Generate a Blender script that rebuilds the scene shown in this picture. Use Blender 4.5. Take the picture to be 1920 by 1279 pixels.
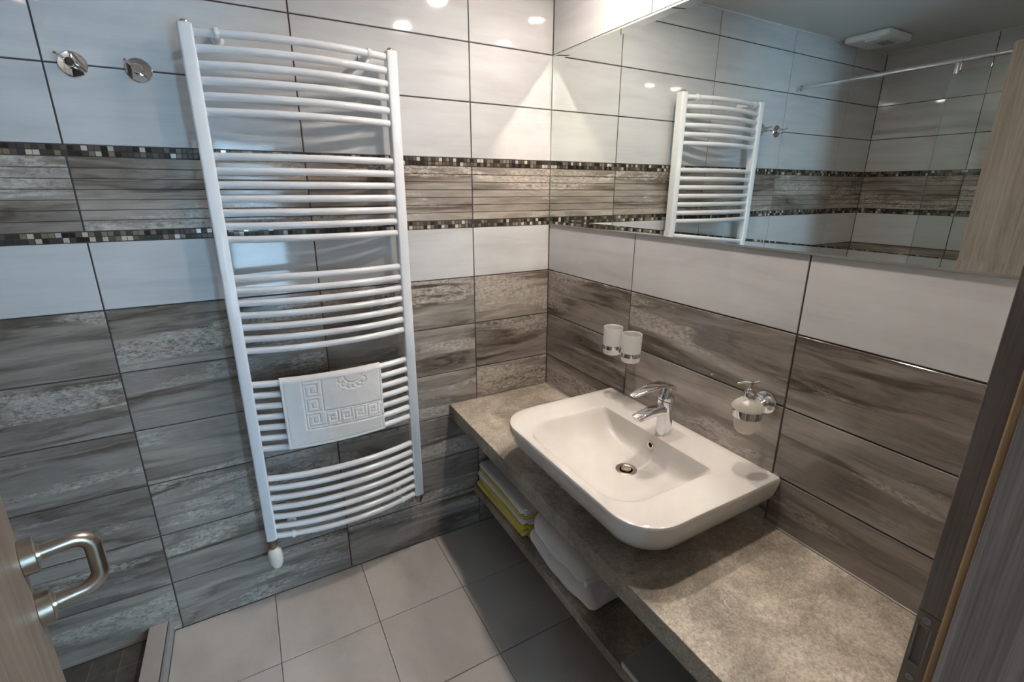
import bpy, math, random
import numpy as np
from mathutils import Vector, Matrix, noise

random.seed(7)
scene = bpy.context.scene
for o in list(bpy.data.objects):
    bpy.data.objects.remove(o)
COL = scene.collection

# ------------------------------------------------------------------ camera
cam_d = bpy.data.cameras.new('camera')
cam = bpy.data.objects.new('camera', cam_d)
COL.objects.link(cam)
_right = Vector((0.872598, -0.488434, 0.002120))
_down = Vector((-0.136497, -0.248018, -0.959091))
_fwd = Vector((0.468979, 0.836612, -0.283090))
mw = Matrix.Identity(4)
for i in range(3):
    mw[i][0] = _right[i]; mw[i][1] = -_down[i]; mw[i][2] = -_fwd[i]
mw[0][3], mw[1][3], mw[2][3] = -1.17265, -1.78666, 1.54755
cam.matrix_world = mw
cam_d.sensor_fit = 'HORIZONTAL'
cam_d.sensor_width = 36.0
cam_d.lens = 892.27 / 1920 * 36.0
cam_d.shift_x = (960 - 965.84) / 1920
cam_d.shift_y = (618.07 - 639.5) / 1920
cam_d.clip_start = 0.02
cam_d.clip_end = 100
scene.camera = cam

# ------------------------------------------------------------------ world, exposure, light levels
SKY_COLOR = (0.47, 0.715, 1.0, 1)
SKY_STRENGTH = 35.0
LAMP_STRENGTH = 780.0
SHOWER_LAMP_STRENGTH = 120.0
LAMP_COLOR = (1.0, 0.89, 0.78, 1)
world = bpy.data.worlds.new('world')
scene.world = world
world.use_nodes = True
_bg = world.node_tree.nodes['Background']
_bg.inputs[0].default_value = SKY_COLOR
_bg.inputs[1].default_value = SKY_STRENGTH
vs = scene.view_settings
scene.display_settings.display_device = 'sRGB'
vs.view_transform = 'Standard'
vs.look = 'None'
vs.gamma = 1.0
vs.use_curve_mapping = False
vs.exposure = 0.0
scene.cycles.max_bounces = 12
scene.cycles.glossy_bounces = 8
scene.cycles.transmission_bounces = 8
scene.cycles.diffuse_bounces = 5
scene.cycles.sample_clamp_indirect = 0
scene.cycles.blur_glossy = 0.0


def area_light(name, loc, rot, sx, sy, power, color, portal=False):
    d = bpy.data.lights.new(name, 'AREA')
    d.shape = 'RECTANGLE'; d.size = sx; d.size_y = sy
    d.energy = power; d.color = color
    if portal:
        d.cycles.is_portal = True
    o = bpy.data.objects.new(name, d)
    COL.objects.link(o)
    o.location = loc; o.rotation_euler = rot
    return o


# daylight enters by the bedroom window and by one added for light
area_light('window_portal', (-1.03, -5.10, 1.085), (math.radians(90), 0, math.radians(180)), 0.7, 2.05, 10, (1, 1, 1), portal=True)
area_light('window_portal', (0.67, -5.10, 1.22), (math.radians(90), 0, math.radians(180)), 1.1, 2.0, 10, (1, 1, 1), portal=True)

# ------------------------------------------------------------------ node helpers
def new_mat(name):
    m = bpy.data.materials.new(name)
    m.use_nodes = True
    nt = m.node_tree
    for n in list(nt.nodes):
        nt.nodes.remove(n)
    out = nt.nodes.new('ShaderNodeOutputMaterial')
    b = nt.nodes.new('ShaderNodeBsdfPrincipled')
    nt.links.new(b.outputs[0], out.inputs[0])
    return m, nt, b


def simple(name, col, rough=0.5, metal=0.0, spec=0.5, coat=0.0):
    m, nt, b = new_mat(name)
    b.inputs['Base Color'].default_value = (*col, 1)
    b.inputs['Roughness'].default_value = rough
    b.inputs['Metallic'].default_value = metal
    b.inputs['Specular IOR Level'].default_value = spec
    b.inputs['Coat Weight'].default_value = coat
    return m


def N(nt, t, **kw):
    n = nt.nodes.new(t)
    for k, v in kw.items():
        setattr(n, k, v)
    return n


def coords(nt, scale=(1, 1, 1), rand=0.0, rot=(0, 0, 0), kind='Object'):
    tc = N(nt, 'ShaderNodeTexCoord')
    mp = N(nt, 'ShaderNodeMapping')
    mp.inputs['Scale'].default_value = scale
    mp.inputs['Rotation'].default_value = rot
    src = tc.outputs[kind]
    if rand:
        oi = N(nt, 'ShaderNodeObjectInfo')
        cm = N(nt, 'ShaderNodeCombineXYZ')
        for i, k in enumerate((37.0, 91.0, 53.0)):
            mu = N(nt, 'ShaderNodeMath', operation='MULTIPLY')
            mu.inputs[1].default_value = k * rand
            nt.links.new(oi.outputs['Random'], mu.inputs[0])
            nt.links.new(mu.outputs[0], cm.inputs[i])
        ad = N(nt, 'ShaderNodeVectorMath', operation='ADD')
        nt.links.new(src, ad.inputs[0]); nt.links.new(cm.outputs[0], ad.inputs[1])
        src = ad.outputs[0]
    nt.links.new(src, mp.inputs['Vector'])
    return mp.outputs['Vector']


def noise_n(nt, vec, scale, detail=4, rough=0.55, dist=0.0):
    n = N(nt, 'ShaderNodeTexNoise')
    n.inputs['Scale'].default_value = scale
    n.inputs['Detail'].default_value = detail
    n.inputs['Roughness'].default_value = rough
    n.inputs['Distortion'].default_value = dist
    nt.links.new(vec, n.inputs['Vector'])
    return n.outputs['Fac']


def ramp(nt, fac, stops, interp='LINEAR'):
    r = N(nt, 'ShaderNodeValToRGB')
    r.color_ramp.interpolation = interp
    el = r.color_ramp.elements
    while len(el) > 1:
        el.remove(el[-1])
    el[0].position = stops[0][0]
    c = stops[0][1]
    el[0].color = (*c, 1) if len(c) == 3 else c
    for p, c in stops[1:]:
        e = el.new(p)
        e.color = (*c, 1) if len(c) == 3 else c
    nt.links.new(fac, r.inputs[0])
    return r.outputs[0]


def mix(nt, fac, a, b, mode='MIX'):
    m = N(nt, 'ShaderNodeMix', data_type='RGBA', blend_type=mode)
    if isinstance(fac, float):
        m.inputs[0].default_value = fac
    else:
        nt.links.new(fac, m.inputs[0])
    for i, s in ((6, a), (7, b)):
        if isinstance(s, tuple):
            m.inputs[i].default_value = (*s, 1) if len(s) == 3 else s
        else:
            nt.links.new(s, m.inputs[i])
    return m.outputs[2]


def bump(nt, b, h, strength, dist=0.001):
    n = N(nt, 'ShaderNodeBump')
    n.inputs['Strength'].default_value = strength
    n.inputs['Distance'].default_value = dist
    nt.links.new(h, n.inputs['Height'])
    nt.links.new(n.outputs[0], b.inputs['Normal'])


# ------------------------------------------------------------------ materials
M = {}


def mat_white_tile():
    m, nt, b = new_mat('white_glazed_tile')
    v = coords(nt, (1.0, 1.0, 7.0), 1.0)
    big = noise_n(nt, v, 2.2, 5, 0.6, 0.4)
    v2 = coords(nt, (3.0, 1.0, 90.0), 1.0)
    fine = noise_n(nt, v2, 3.0, 3, 0.6)
    c = ramp(nt, big, [(0.30, (0.50, 0.495, 0.50)), (0.48, (0.565, 0.562, 0.566)), (0.65, (0.60, 0.60, 0.605))])
    f = ramp(nt, fine, [(0.3, (0.965, 0.965, 0.965)), (0.7, (1, 1, 1))])
    nt.links.new(mix(nt, 1.0, c, f, 'MULTIPLY'), b.inputs['Base Color'])
    b.inputs['Roughness'].default_value = 0.05
    b.inputs['Specular IOR Level'].default_value = 0.62
    w = noise_n(nt, coords(nt, (1, 1, 1), 1.0), 9.0, 1, 0.4)
    bump(nt, b, w, 0.10, 0.004)
    return m


def mat_brown_tile(name, gain=1.0):
    m, nt, b = new_mat(name)
    v = coords(nt, (0.85, 1.0, 7.6), 1.0)
    warp = noise_n(nt, v, 1.9, 4, 0.5)
    # gently rising and falling strata
    wv = N(nt, 'ShaderNodeVectorMath', operation='SCALE')
    wc = N(nt, 'ShaderNodeCombineXYZ')
    nt.links.new(warp, wc.inputs[2])
    nt.links.new(wc.outputs[0], wv.inputs[0]); wv.inputs['Scale'].default_value = 1.5
    va = N(nt, 'ShaderNodeVectorMath', operation='ADD')
    nt.links.new(v, va.inputs[0]); nt.links.new(wv.outputs[0], va.inputs[1])
    s = noise_n(nt, va.outputs[0], 2.1, 9, 0.60, 0.15)
    g = gain
    base = ramp(nt, s, [(0.27, (0.058 * g, 0.048 * g, 0.040 * g)), (0.38, (0.110 * g, 0.095 * g, 0.082 * g)), (0.45, (0.185 * g, 0.166 * g, 0.150 * g)),
                        (0.56, (0.225 * g, 0.205 * g, 0.190 * g)), (0.72, (0.290 * g, 0.270 * g, 0.254 * g))])
    # narrow dark streaks that run with the strata
    v5 = coords(nt, (1.0, 1.0, 13.0), 0.7)
    va5 = N(nt, 'ShaderNodeVectorMath', operation='ADD')
    wv5 = N(nt, 'ShaderNodeVectorMath', operation='SCALE'); wv5.inputs['Scale'].default_value = 2.6
    nt.links.new(wc.outputs[0], wv5.inputs[0])
    nt.links.new(v5, va5.inputs[0]); nt.links.new(wv5.outputs[0], va5.inputs[1])
    st = noise_n(nt, va5.outputs[0], 1.9, 8, 0.58, 0.1)
    base = mix(nt, 1.0, base, ramp(nt, st, [(0.30, (0.44, 0.41, 0.385)), (0.42, (0.80, 0.785, 0.77)), (0.50, (1.0, 1.0, 1.0)), (0.68, (1.28, 1.27, 1.26))]), 'MULTIPLY')
    # fine grain lines
    v3 = coords(nt, (3.5, 1.0, 70.0), 1.0)
    fg = noise_n(nt, v3, 4.0, 4, 0.65, 0.3)
    base = mix(nt, 1.0, base, ramp(nt, fg, [(0.30, (0.88, 0.87, 0.86)), (0.70, (1.06, 1.06, 1.06))]), 'MULTIPLY')
    # crackly pale travertine bands that follow the strata
    m1 = noise_n(nt, va.outputs[0], 1.15, 5, 0.6, 0.2)
    v4 = coords(nt, (20.0, 1.0, 44.0), 1.0)
    cr = noise_n(nt, v4, 2.8, 10, 0.82, 0.6)
    k1 = ramp(nt, m1, [(0.530, (0, 0, 0)), (0.585, (1, 1, 1)), (0.64, (1, 1, 1)), (0.70, (0, 0, 0))])
    k2 = ramp(nt, cr, [(0.42, (0, 0, 0)), (0.60, (1, 1, 1))])
    k = mix(nt, 1.0, k1, k2, 'MULTIPLY')
    kk = N(nt, 'ShaderNodeRGBToBW'); nt.links.new(k, kk.inputs[0])
    mu = N(nt, 'ShaderNodeMath', operation='MULTIPLY'); mu.inputs[1].default_value = 0.80
    nt.links.new(kk.outputs[0], mu.inputs[0])
    base = mix(nt, mu.outputs[0], base, (0.47 * g, 0.44 * g, 0.41 * g))
    # rusty specks inside the bands
    k3 = ramp(nt, cr, [(0.36, (1, 1, 1)), (0.45, (0, 0, 0))])
    kb = mix(nt, 1.0, k1, k3, 'MULTIPLY')
    kw = N(nt, 'ShaderNodeRGBToBW'); nt.links.new(kb, kw.inputs[0])
    m2 = N(nt, 'ShaderNodeMath', operation='MULTIPLY'); m2.inputs[1].default_value = 0.7
    nt.links.new(kw.outputs[0], m2.inputs[0])
    base = mix(nt, m2.outputs[0], base, (0.085 * g, 0.058 * g, 0.036 * g))
    base = mix(nt, 1.0, base, (1.01, 0.975, 0.945), 'MULTIPLY')
    nt.links.new(base, b.inputs['Base Color'])
    b.inputs['Roughness'].default_value = 0.09
    b.inputs['Specular IOR Level'].default_value = 0.55
    bump(nt, b, fg, 0.08, 0.0008)
    return m


M['white_tile'] = mat_white_tile()
M['brown_tile'] = mat_brown_tile('brown_travertine_tile', 1.22)
M['deco_tile'] = mat_brown_tile('light_grooved_travertine_tile', 1.45)
M['grout'] = simple('dark_grout', (0.055, 0.048, 0.050), 0.8)
for k, c, r, mt in (('a', (0.030, 0.022, 0.018), .18, 0), ('b', (0.060, 0.052, 0.045), .22, 0), ('c', (0.105, 0.088, 0.070), .25, 0),
                    ('d', (0.30, 0.235, 0.165), .22, .3), ('e', (0.66, 0.58, 0.46), .2, .2), ('f', (0.78, 0.76, 0.72), .16, .5),
                    ('g', (0.17, 0.145, 0.120), .2, 0)):
    M['mosaic_' + k] = simple('mosaic_glaze_' + k, c, r, mt)


def mat_floor_tile():
    m, nt, b = new_mat('beige_floor_tile')
    v = coords(nt, (1.6, 0.8, 1), 1.0)
    n1 = noise_n(nt, v, 2.4, 4, 0.55, 0.3)
    c = ramp(nt, n1, [(0.32, (0.40, 0.362, 0.342)), (0.5, (0.485, 0.442, 0.420)), (0.68, (0.53, 0.488, 0.466))])
    f = noise_n(nt, coords(nt, (1, 1, 1), 1.0), 260, 3, 0.6)
    nt.links.new(mix(nt, 1.0, c, ramp(nt, f, [(0.3, (0.95, 0.95, 0.95)), (0.7, (1.03, 1.03, 1.03))]), 'MULTIPLY'), b.inputs['Base Color'])
    b.inputs['Roughness'].default_value = 0.34
    bump(nt, b, f, 0.06, 0.0004)
    return m


M['floor_tile'] = mat_floor_tile()
M['floor_grout'] = simple('floor_grout', (0.13, 0.115, 0.105), 0.85)


def mat_slate():
    m, nt, b = new_mat('dark_shower_tile')
    f = noise_n(nt, coords(nt, (1, 1, 1), 1.0), 30, 5, 0.6)
    nt.links.new(ramp(nt, f, [(0.3, (0.055, 0.052, 0.048)), (0.7, (0.105, 0.098, 0.088))]), b.inputs['Base Color'])
    b.inputs['Roughness'].default_value = 0.55
    return m


M['slate'] = mat_slate()
M['slate_grout'] = simple('pale_shower_grout', (0.20, 0.19, 0.165), 0.9)


def mat_counter():
    m, nt, b = new_mat('stone_laminate')
    v = coords(nt, (1, 1, 1))
    a = noise_n(nt, v, 5.0, 5, 0.62, 0.5)
    c = ramp(nt, a, [(0.30, (0.185, 0.158, 0.135)), (0.44, (0.270, 0.232, 0.192)), (0.56, (0.390, 0.342, 0.288)), (0.68, (0.50, 0.452, 0.392))])
    g = noise_n(nt, v, 52, 8, 0.82, 0.5)
    c = mix(nt, 1.0, c, ramp(nt, g, [(0.28, (0.62, 0.60, 0.57)), (0.5, (1, 1, 1)), (0.72, (1.35, 1.33, 1.30))]), 'MULTIPLY')
    s = noise_n(nt, v, 190, 3, 0.7)
    c = mix(nt, 1.0, c, ramp(nt, s, [(0.32, (0.66, 0.65, 0.63)), (0.68, (1.24, 1.24, 1.24))]), 'MULTIPLY')
    w1 = noise_n(nt, v, 7.0, 3, 0.5, 1.5)
    w2 = noise_n(nt, v, 34, 5, 0.8, 2.5)
    k = mix(nt, 1.0, ramp(nt, w1, [(0.54, (0, 0, 0)), (0.64, (1, 1, 1))]), ramp(nt, w2, [(0.55, (0, 0, 0)), (0.66, (1, 1, 1))]), 'MULTIPLY')
    kk = N(nt, 'ShaderNodeRGBToBW'); nt.links.new(k, kk.inputs[0])
    mu = N(nt, 'ShaderNodeMath', operation='MULTIPLY'); mu.inputs[1].default_value = 0.65
    nt.links.new(kk.outputs[0], mu.inputs[0])
    c = mix(nt, mu.outputs[0], c, (0.60, 0.58, 0.54))
    nt.links.new(c, b.inputs['Base Color'])
    b.inputs['Roughness'].default_value = 0.42
    b.inputs['Specular IOR Level'].default_value = 0.4
    bump(nt, b, g, 0.25, 0.0006)
    return m


M['counter'] = mat_counter()


def mat_wood(name, dark, mid, light, rough=0.5, gs=1.0, spec=0.3):
    m, nt, b = new_mat(name)
    v = coords(nt, (9.0 * gs, 9.0 * gs, 0.7))
    n1 = noise_n(nt, v, 3.0, 5, 0.65, 0.8)
    v2 = coords(nt, (120 * gs, 120 * gs, 2.2))
    n2 = noise_n(nt, v2, 2.0, 4, 0.7, 0.2)
    c = ramp(nt, n1, [(0.30, dark), (0.50, mid), (0.70, light)])
    c = mix(nt, 1.0, c, ramp(nt, n2, [(0.30, (0.74, 0.72, 0.70)), (0.62, (1.06, 1.06, 1.06))]), 'MULTIPLY')
    nt.links.new(c, b.inputs['Base Color'])
    b.inputs['Roughness'].default_value = rough
    b.inputs['Specular IOR Level'].default_value = spec
    bump(nt, b, n2, 0.25, 0.0004)
    return m


M['oak'] = mat_wood('pale_oak', (0.200, 0.156, 0.122), (0.262, 0.212, 0.170), (0.315, 0.260, 0.212), 0.5)
M['dark_wood'] = mat_wood('dark_ash_laminate', (0.185, 0.142, 0.128), (0.260, 0.206, 0.190), (0.335, 0.275, 0.255), 0.5, 1.4)
M['grey_wood'] = mat_wood('grey_ash_laminate', (0.340, 0.280, 0.262), (0.440, 0.370, 0.348), (0.540, 0.462, 0.438), 0.65, 1.6)
M['hall_floor'] = mat_wood('hall_laminate', (0.14, 0.10, 0.07), (0.20, 0.15, 0.11), (0.26, 0.20, 0.15), 0.5)
M['seal'] = simple('tan_rubber_seal', (0.46, 0.295, 0.150), 0.5)
M['strike'] = simple('bronzed_steel', (0.26, 0.205, 0.160), 0.5, 0.35)
M['strike_dark'] = simple('strike_recess', (0.035, 0.036, 0.036), 0.5, 0.2)
M['screw'] = simple('zinc_screw', (0.36, 0.36, 0.34), 0.45, 0.4)
M['chrome'] = simple('chrome', (0.78, 0.79, 0.81), 0.035, 1.0)
M['steel'] = simple('brushed_steel', (0.50, 0.43, 0.355), 0.28, 1.0)
M['brass'] = simple('dull_nickel', (0.33, 0.27, 0.21), 0.3, 1.0)
M['enamel'] = simple('white_enamel', (0.76, 0.77, 0.80), 0.14, 0.0, 0.5)
M['plastic'] = simple('white_plastic', (0.72, 0.70, 0.68), 0.35)
M['ivory'] = simple('ivory_plastic', (0.74, 0.70, 0.64), 0.3)
M['ceramic'] = simple('white_ceramic', (0.62, 0.59, 0.56), 0.06, 0.0, 0.6)
M['silicone'] = simple('grey_silicone', (0.30, 0.29, 0.28), 0.5)
M['ceiling'] = simple('ceiling_paint', (0.60, 0.60, 0.58), 0.8)
M['paint'] = simple('white_paint', (0.62, 0.61, 0.60), 0.8)
M['cream'] = simple('cream_paint', (0.56, 0.49, 0.42), 0.8)
M['black'] = simple('dark_hole', (0.012, 0.012, 0.012), 0.6)
M['board'] = simple('grey_card', (0.34, 0.34, 0.35), 0.6)
M['board_edge'] = simple('white_card', (0.62, 0.62, 0.66), 0.6)
M['alu'] = simple('satin_aluminium', (0.36, 0.36, 0.35), 0.35, 0.3)
M['bark'] = simple('bark', (0.05, 0.04, 0.035), 0.9)


def mat_mirror():
    m, nt, b = new_mat('mirror_silver')
    b.inputs['Base Color'].default_value = (0.80, 0.84, 0.81, 1)
    b.inputs['Metallic'].default_value = 1
    b.inputs['Roughness'].default_value = 0.0
    return m


M['mirror'] = mat_mirror()
M['mirror_edge'] = simple('ground_glass_edge', (0.36, 0.37, 0.355), 0.3, 0.0)


def mat_glass(name, col, rough, ior=1.45):
    m, nt, b = new_mat(name)
    b.inputs['Base Color'].default_value = (*col, 1)
    b.inputs['Roughness'].default_value = rough
    b.inputs['IOR'].default_value = ior
    b.inputs['Transmission Weight'].default_value = 1.0
    return m


def mat_thin_glass(name, tint, refl=0.10):
    # thin panes: a clear pane with a faint fresnel reflection
    m = bpy.data.materials.new(name)
    m.use_nodes = True
    nt = m.node_tree
    for n in list(nt.nodes):
        nt.nodes.remove(n)
    out = N(nt, 'ShaderNodeOutputMaterial')
    tr = N(nt, 'ShaderNodeBsdfTransparent'); tr.inputs[0].default_value = (*tint, 1)
    gl = N(nt, 'ShaderNodeBsdfGlossy'); gl.inputs['Roughness'].default_value = 0.0
    fr = N(nt, 'ShaderNodeFresnel'); fr.inputs[0].default_value = 1.45
    mx = N(nt, 'ShaderNodeMixShader')
    nt.links.new(fr.outputs[0], mx.inputs[0])
    nt.links.new(tr.outputs[0], mx.inputs[1]); nt.links.new(gl.outputs[0], mx.inputs[2])
    nt.links.new(mx.outputs[0], out.inputs[0])
    return m


M['pane'] = mat_thin_glass('clear_pane', (0.93, 0.96, 0.94))


def mat_frosted(name, col, alpha):
    m = bpy.data.materials.new(name)
    m.use_nodes = True
    nt = m.node_tree
    for n in list(nt.nodes):
        nt.nodes.remove(n)
    out = N(nt, 'ShaderNodeOutputMaterial')
    d = N(nt, 'ShaderNodeBsdfDiffuse'); d.inputs[0].default_value = (*col, 1)
    t = N(nt, 'ShaderNodeBsdfTranslucent'); t.inputs[0].default_value = (*col, 1)
    g = N(nt, 'ShaderNodeBsdfGlossy'); g.inputs['Roughness'].default_value = 0.35
    tr = N(nt, 'ShaderNodeBsdfTransparent')
    m1 = N(nt, 'ShaderNodeMixShader'); m1.inputs[0].default_value = 0.5
    nt.links.new(d.outputs[0], m1.inputs[1]); nt.links.new(t.outputs[0], m1.inputs[2])
    m2 = N(nt, 'ShaderNodeMixShader'); m2.inputs[0].default_value = 0.08
    nt.links.new(m1.outputs[0], m2.inputs[1]); nt.links.new(g.outputs[0], m2.inputs[2])
    m3 = N(nt, 'ShaderNodeMixShader'); m3.inputs[0].default_value = alpha
    nt.links.new(tr.outputs[0], m3.inputs[1]); nt.links.new(m2.outputs[0], m3.inputs[2])
    nt.links.new(m3.outputs[0], out.inputs[0])
    return m


M['net'] = mat_frosted('dimming_net_curtain', (0.75, 0.75, 0.75), 0.80)
M['frosted'] = mat_frosted('frosted_glass', (0.88, 0.87, 0.86), 0.74)
M['frosted_soap'] = mat_frosted('frosted_bottle_glass', (0.74, 0.70, 0.64), 0.72)


def mat_terry(name, col, sc=420):
    m, nt, b = new_mat(name)
    v = coords(nt, (1, 1, 1))
    f = noise_n(nt, v, sc, 3, 0.7)
    c = mix(nt, 1.0, col, ramp(nt, f, [(0.3, (0.86, 0.86, 0.86)), (0.7, (1.04, 1.04, 1.04))]), 'MULTIPLY')
    nt.links.new(c, b.inputs['Base Color'])
    b.inputs['Roughness'].default_value = 0.95
    b.inputs['Specular IOR Level'].default_value = 0.1
    b.inputs['Sheen Weight'].default_value = 0.25
    bump(nt, b, f, 0.55, 0.0012)
    return m


M['terry_white'] = mat_terry('white_terry', (0.82, 0.81, 0.82))
M['terry_yellow'] = mat_terry('yellow_terry', (0.76, 0.64, 0.13))


def mat_emit(name, col, strength):
    m = bpy.data.materials.new(name)
    m.use_nodes = True
    nt = m.node_tree
    for n in list(nt.nodes):
        nt.nodes.remove(n)
    out = N(nt, 'ShaderNodeOutputMaterial')
    e = N(nt, 'ShaderNodeEmission')
    e.inputs[0].default_value = col; e.inputs[1].default_value = strength
    nt.links.new(e.outputs[0], out.inputs[0])
    return m


M['lamp'] = mat_emit('led_diffuser', LAMP_COLOR, LAMP_STRENGTH)
M['lamp_dim'] = mat_emit('led_diffuser_dim', LAMP_COLOR, SHOWER_LAMP_STRENGTH)

# ------------------------------------------------------------------ mesh helpers
class MB:
    def __init__(self):
        self.v = []; self.f = []; self.mi = []; self.smooth = []

    def add(self, vs, fs, mi=0, smooth=False):
        o = len(self.v)
        self.v += [tuple(p) for p in vs]
        for f in fs:
            self.f.append(tuple(o + i for i in f)); self.mi.append(mi); self.smooth.append(smooth)

    def box(self, x0, x1, y0, y1, z0, z1, mi=0):
        self.add([(x0, y0, z0), (x1, y0, z0), (x1, y1, z0), (x0, y1, z0), (x0, y0, z1), (x1, y0, z1), (x1, y1, z1), (x0, y1, z1)],
                 [(0, 3, 2, 1), (4, 5, 6, 7), (0, 1, 5, 4), (1, 2, 6, 5), (2, 3, 7, 6), (3, 0, 4, 7)], mi)

    def rings(self, rs, mi=0, smooth=True, cap=(True, True), closed=True):
        n = len(rs[0]); vs = [p for r in rs for p in r]; fs = []
        for k in range(len(rs) - 1):
            for i in range(n if closed else n - 1):
                j = (i + 1) % n
                fs.append((k * n + i, k * n + j, (k + 1) * n + j, (k + 1) * n + i))
        self.add(vs, fs, mi, smooth)
        o = len(self.v) - len(vs)
        if cap[0]:
            self.f.append(tuple(o + i for i in range(n))[::-1]); self.mi.append(mi); self.smooth.append(False)
        if cap[1]:
            self.f.append(tuple(o + (len(rs) - 1) * n + i for i in range(n))); self.mi.append(mi); self.smooth.append(False)

    def tube(self, pts, r, n=16, mi=0, cap=True):
        pts = [Vector(p) for p in pts]
        rs = []
        t0 = (pts[1] - pts[0]).normalized()
        up = Vector((0, 0, 1)) if abs(t0.z) < 0.9 else Vector((0, 1, 0))
        a = t0.cross(up).normalized()
        for i, p in enumerate(pts):
            t = (pts[min(i + 1, len(pts) - 1)] - pts[max(i - 1, 0)]).normalized()
            a = (a - t * a.dot(t)).normalized()
            b = t.cross(a)
            rr = r[i] if isinstance(r, (list, tuple)) else r
            rs.append([p + (a * math.cos(2 * math.pi * k / n) + b * math.sin(2 * math.pi * k / n)) * rr for k in range(n)])
        self.rings(rs, mi, True, (cap, cap))

    def lathe(self, prof, origin, axis=(0, 0, 1), n=32, mi=0, cap=(True, True)):
        ax = Vector(axis).normalized()
        u = ax.orthogonal().normalized(); w = ax.cross(u)
        o = Vector(origin)
        rs = []
        for r, h in prof:
            rs.append([o + ax * h + (u * math.cos(2 * math.pi * k / n) + w * math.sin(2 * math.pi * k / n)) * max(r, 1e-5) for k in range(n)])
        self.rings(rs, mi, True, cap)

    def rblock(self, c, h, r, n=10, mi=0, amp=0.0, freq=8.0, seed=0.0, warp=None):
        c = Vector(c); h = Vector(h); idx = {}; vs = []; fs = []
        r = min(r, h.x, h.y, h.z)

        def vid(p):
            k = (round(p[0], 5), round(p[1], 5), round(p[2], 5))
            if k not in idx:
                q = Vector([max(-(h[i] - r), min(h[i] - r, p[i] * h[i])) for i in range(3)])
                d = Vector([p[i] * h[i] for i in range(3)]) - q
                if d.length > 1e-9:
                    d.normalize()
                w = q + d * r
                if amp:
                    nz = noise.noise((w + c) * freq + Vector((seed, seed * 2, 0)))
                    w = w + (d if d.length > 0 else Vector((0, 0, 1))) * nz * amp
                if warp:
                    w = warp(w)
                idx[k] = len(vs); vs.append(w + c)
            return idx[k]
        # denser spacing towards the ends so the rounded edges get enough faces
        ts = [math.sin(math.pi / 2 * (-1 + 2 * i / n)) for i in range(n + 1)]
        for ax in range(3):
            for s in (-1, 1):
                for i in range(n):
                    for j in range(n):
                        q = []
                        for (a, b) in ((i, j), (i + 1, j), (i + 1, j + 1), (i, j + 1)):
                            p = [0, 0, 0]; p[ax] = s; p[(ax + 1) % 3] = ts[a]; p[(ax + 2) % 3] = ts[b]
                            q.append(vid(p))
                        fs.append(tuple(q) if s > 0 else tuple(q[::-1]))
        self.add(vs, fs, mi, True)

    def mesh(self, name, mats, off=(0, 0, 0)):
        me = bpy.data.meshes.new(name)
        ox, oy, oz = off
        me.from_pydata([(x - ox, y - oy, z - oz) for x, y, z in self.v], [], self.f)
        for m in mats:
            me.materials.append(m)
        me.polygons.foreach_set('material_index', self.mi)
        me.polygons.foreach_set('use_smooth', self.smooth)
        me.validate(); me.update()
        if any(self.smooth):
            me.set_sharp_from_angle(angle=math.radians(38))
        return me


def setp(o, label=None, cat=None, group=None, kind=None):
    if label: o['label'] = label
    if cat: o['category'] = cat
    if group: o['group'] = group
    if kind: o['kind'] = kind
    return o


def link(name, me, parent=None, loc=(0, 0, 0)):
    o = bpy.data.objects.new(name, me)
    COL.objects.link(o)
    o.parent = parent
    o.location = loc
    return o


def wloc(o):
    v = Vector((0, 0, 0))
    while o:
        v += o.location; o = o.parent
    return v


def part(name, mb, mats, parent=None, label=None, auto=None):
    mats = mats if isinstance(mats, (list, tuple)) else [mats]
    off = wloc(parent) if parent else Vector((0, 0, 0))
    me = mb.mesh(name, mats, off)
    o = link(name, me, parent)
    if auto is not None:
        md = o.modifiers.new('bevel', 'BEVEL'); md.width = auto; md.segments = 3; md.limit_method = 'ANGLE'
        md.angle_limit = math.radians(40)
    if label:
        o['label'] = label
    return o


def thing(name, loc, label, cat, group=None, kind=None):
    o = bpy.data.objects.new(name, None)
    COL.objects.link(o)
    o.empty_display_size = 0.05
    o.location = loc
    return setp(o, label, cat, group, kind)


def top(name, mb, mats, label, cat, base, group=None, kind=None, auto=None):
    mats = mats if isinstance(mats, (list, tuple)) else [mats]
    me = mb.mesh(name, mats, base)
    o = link(name, me, None, base)
    if auto is not None:
        md = o.modifiers.new('bevel', 'BEVEL'); md.width = auto; md.segments = 3; md.limit_method = 'ANGLE'
        md.angle_limit = math.radians(40)
    return setp(o, label, cat, group, kind)


# ------------------------------------------------------------------ room dimensions
H = 0.2; W = 0.6
MOS = 0.0286; DECO = 0.203
Z7 = 1.4; ZM2T = Z7 + MOS; ZM1B = ZM2T + DECO; ZM1T = ZM1B + MOS
ZJ1 = ZM1T + H; ZJ0 = ZJ1 + H; ZJP = ZJ0 + H; ZC = 2.37
XL = -2.52; YF = -1.64
GAP = 0.0042
ROWS = [(i * H, (i + 1) * H, 'brown_tile') for i in range(6)] + [(1.2, 1.4, 'white_tile'), (ZM2T, ZM1B, 'deco_tile'),
        (ZM1T, ZJ1, 'white_tile'), (ZJ1, ZJ0, 'white_tile'), (ZJ0, ZJP, 'white_tile'), (ZJP, ZC, 'white_tile')]

_tm = {}


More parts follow.
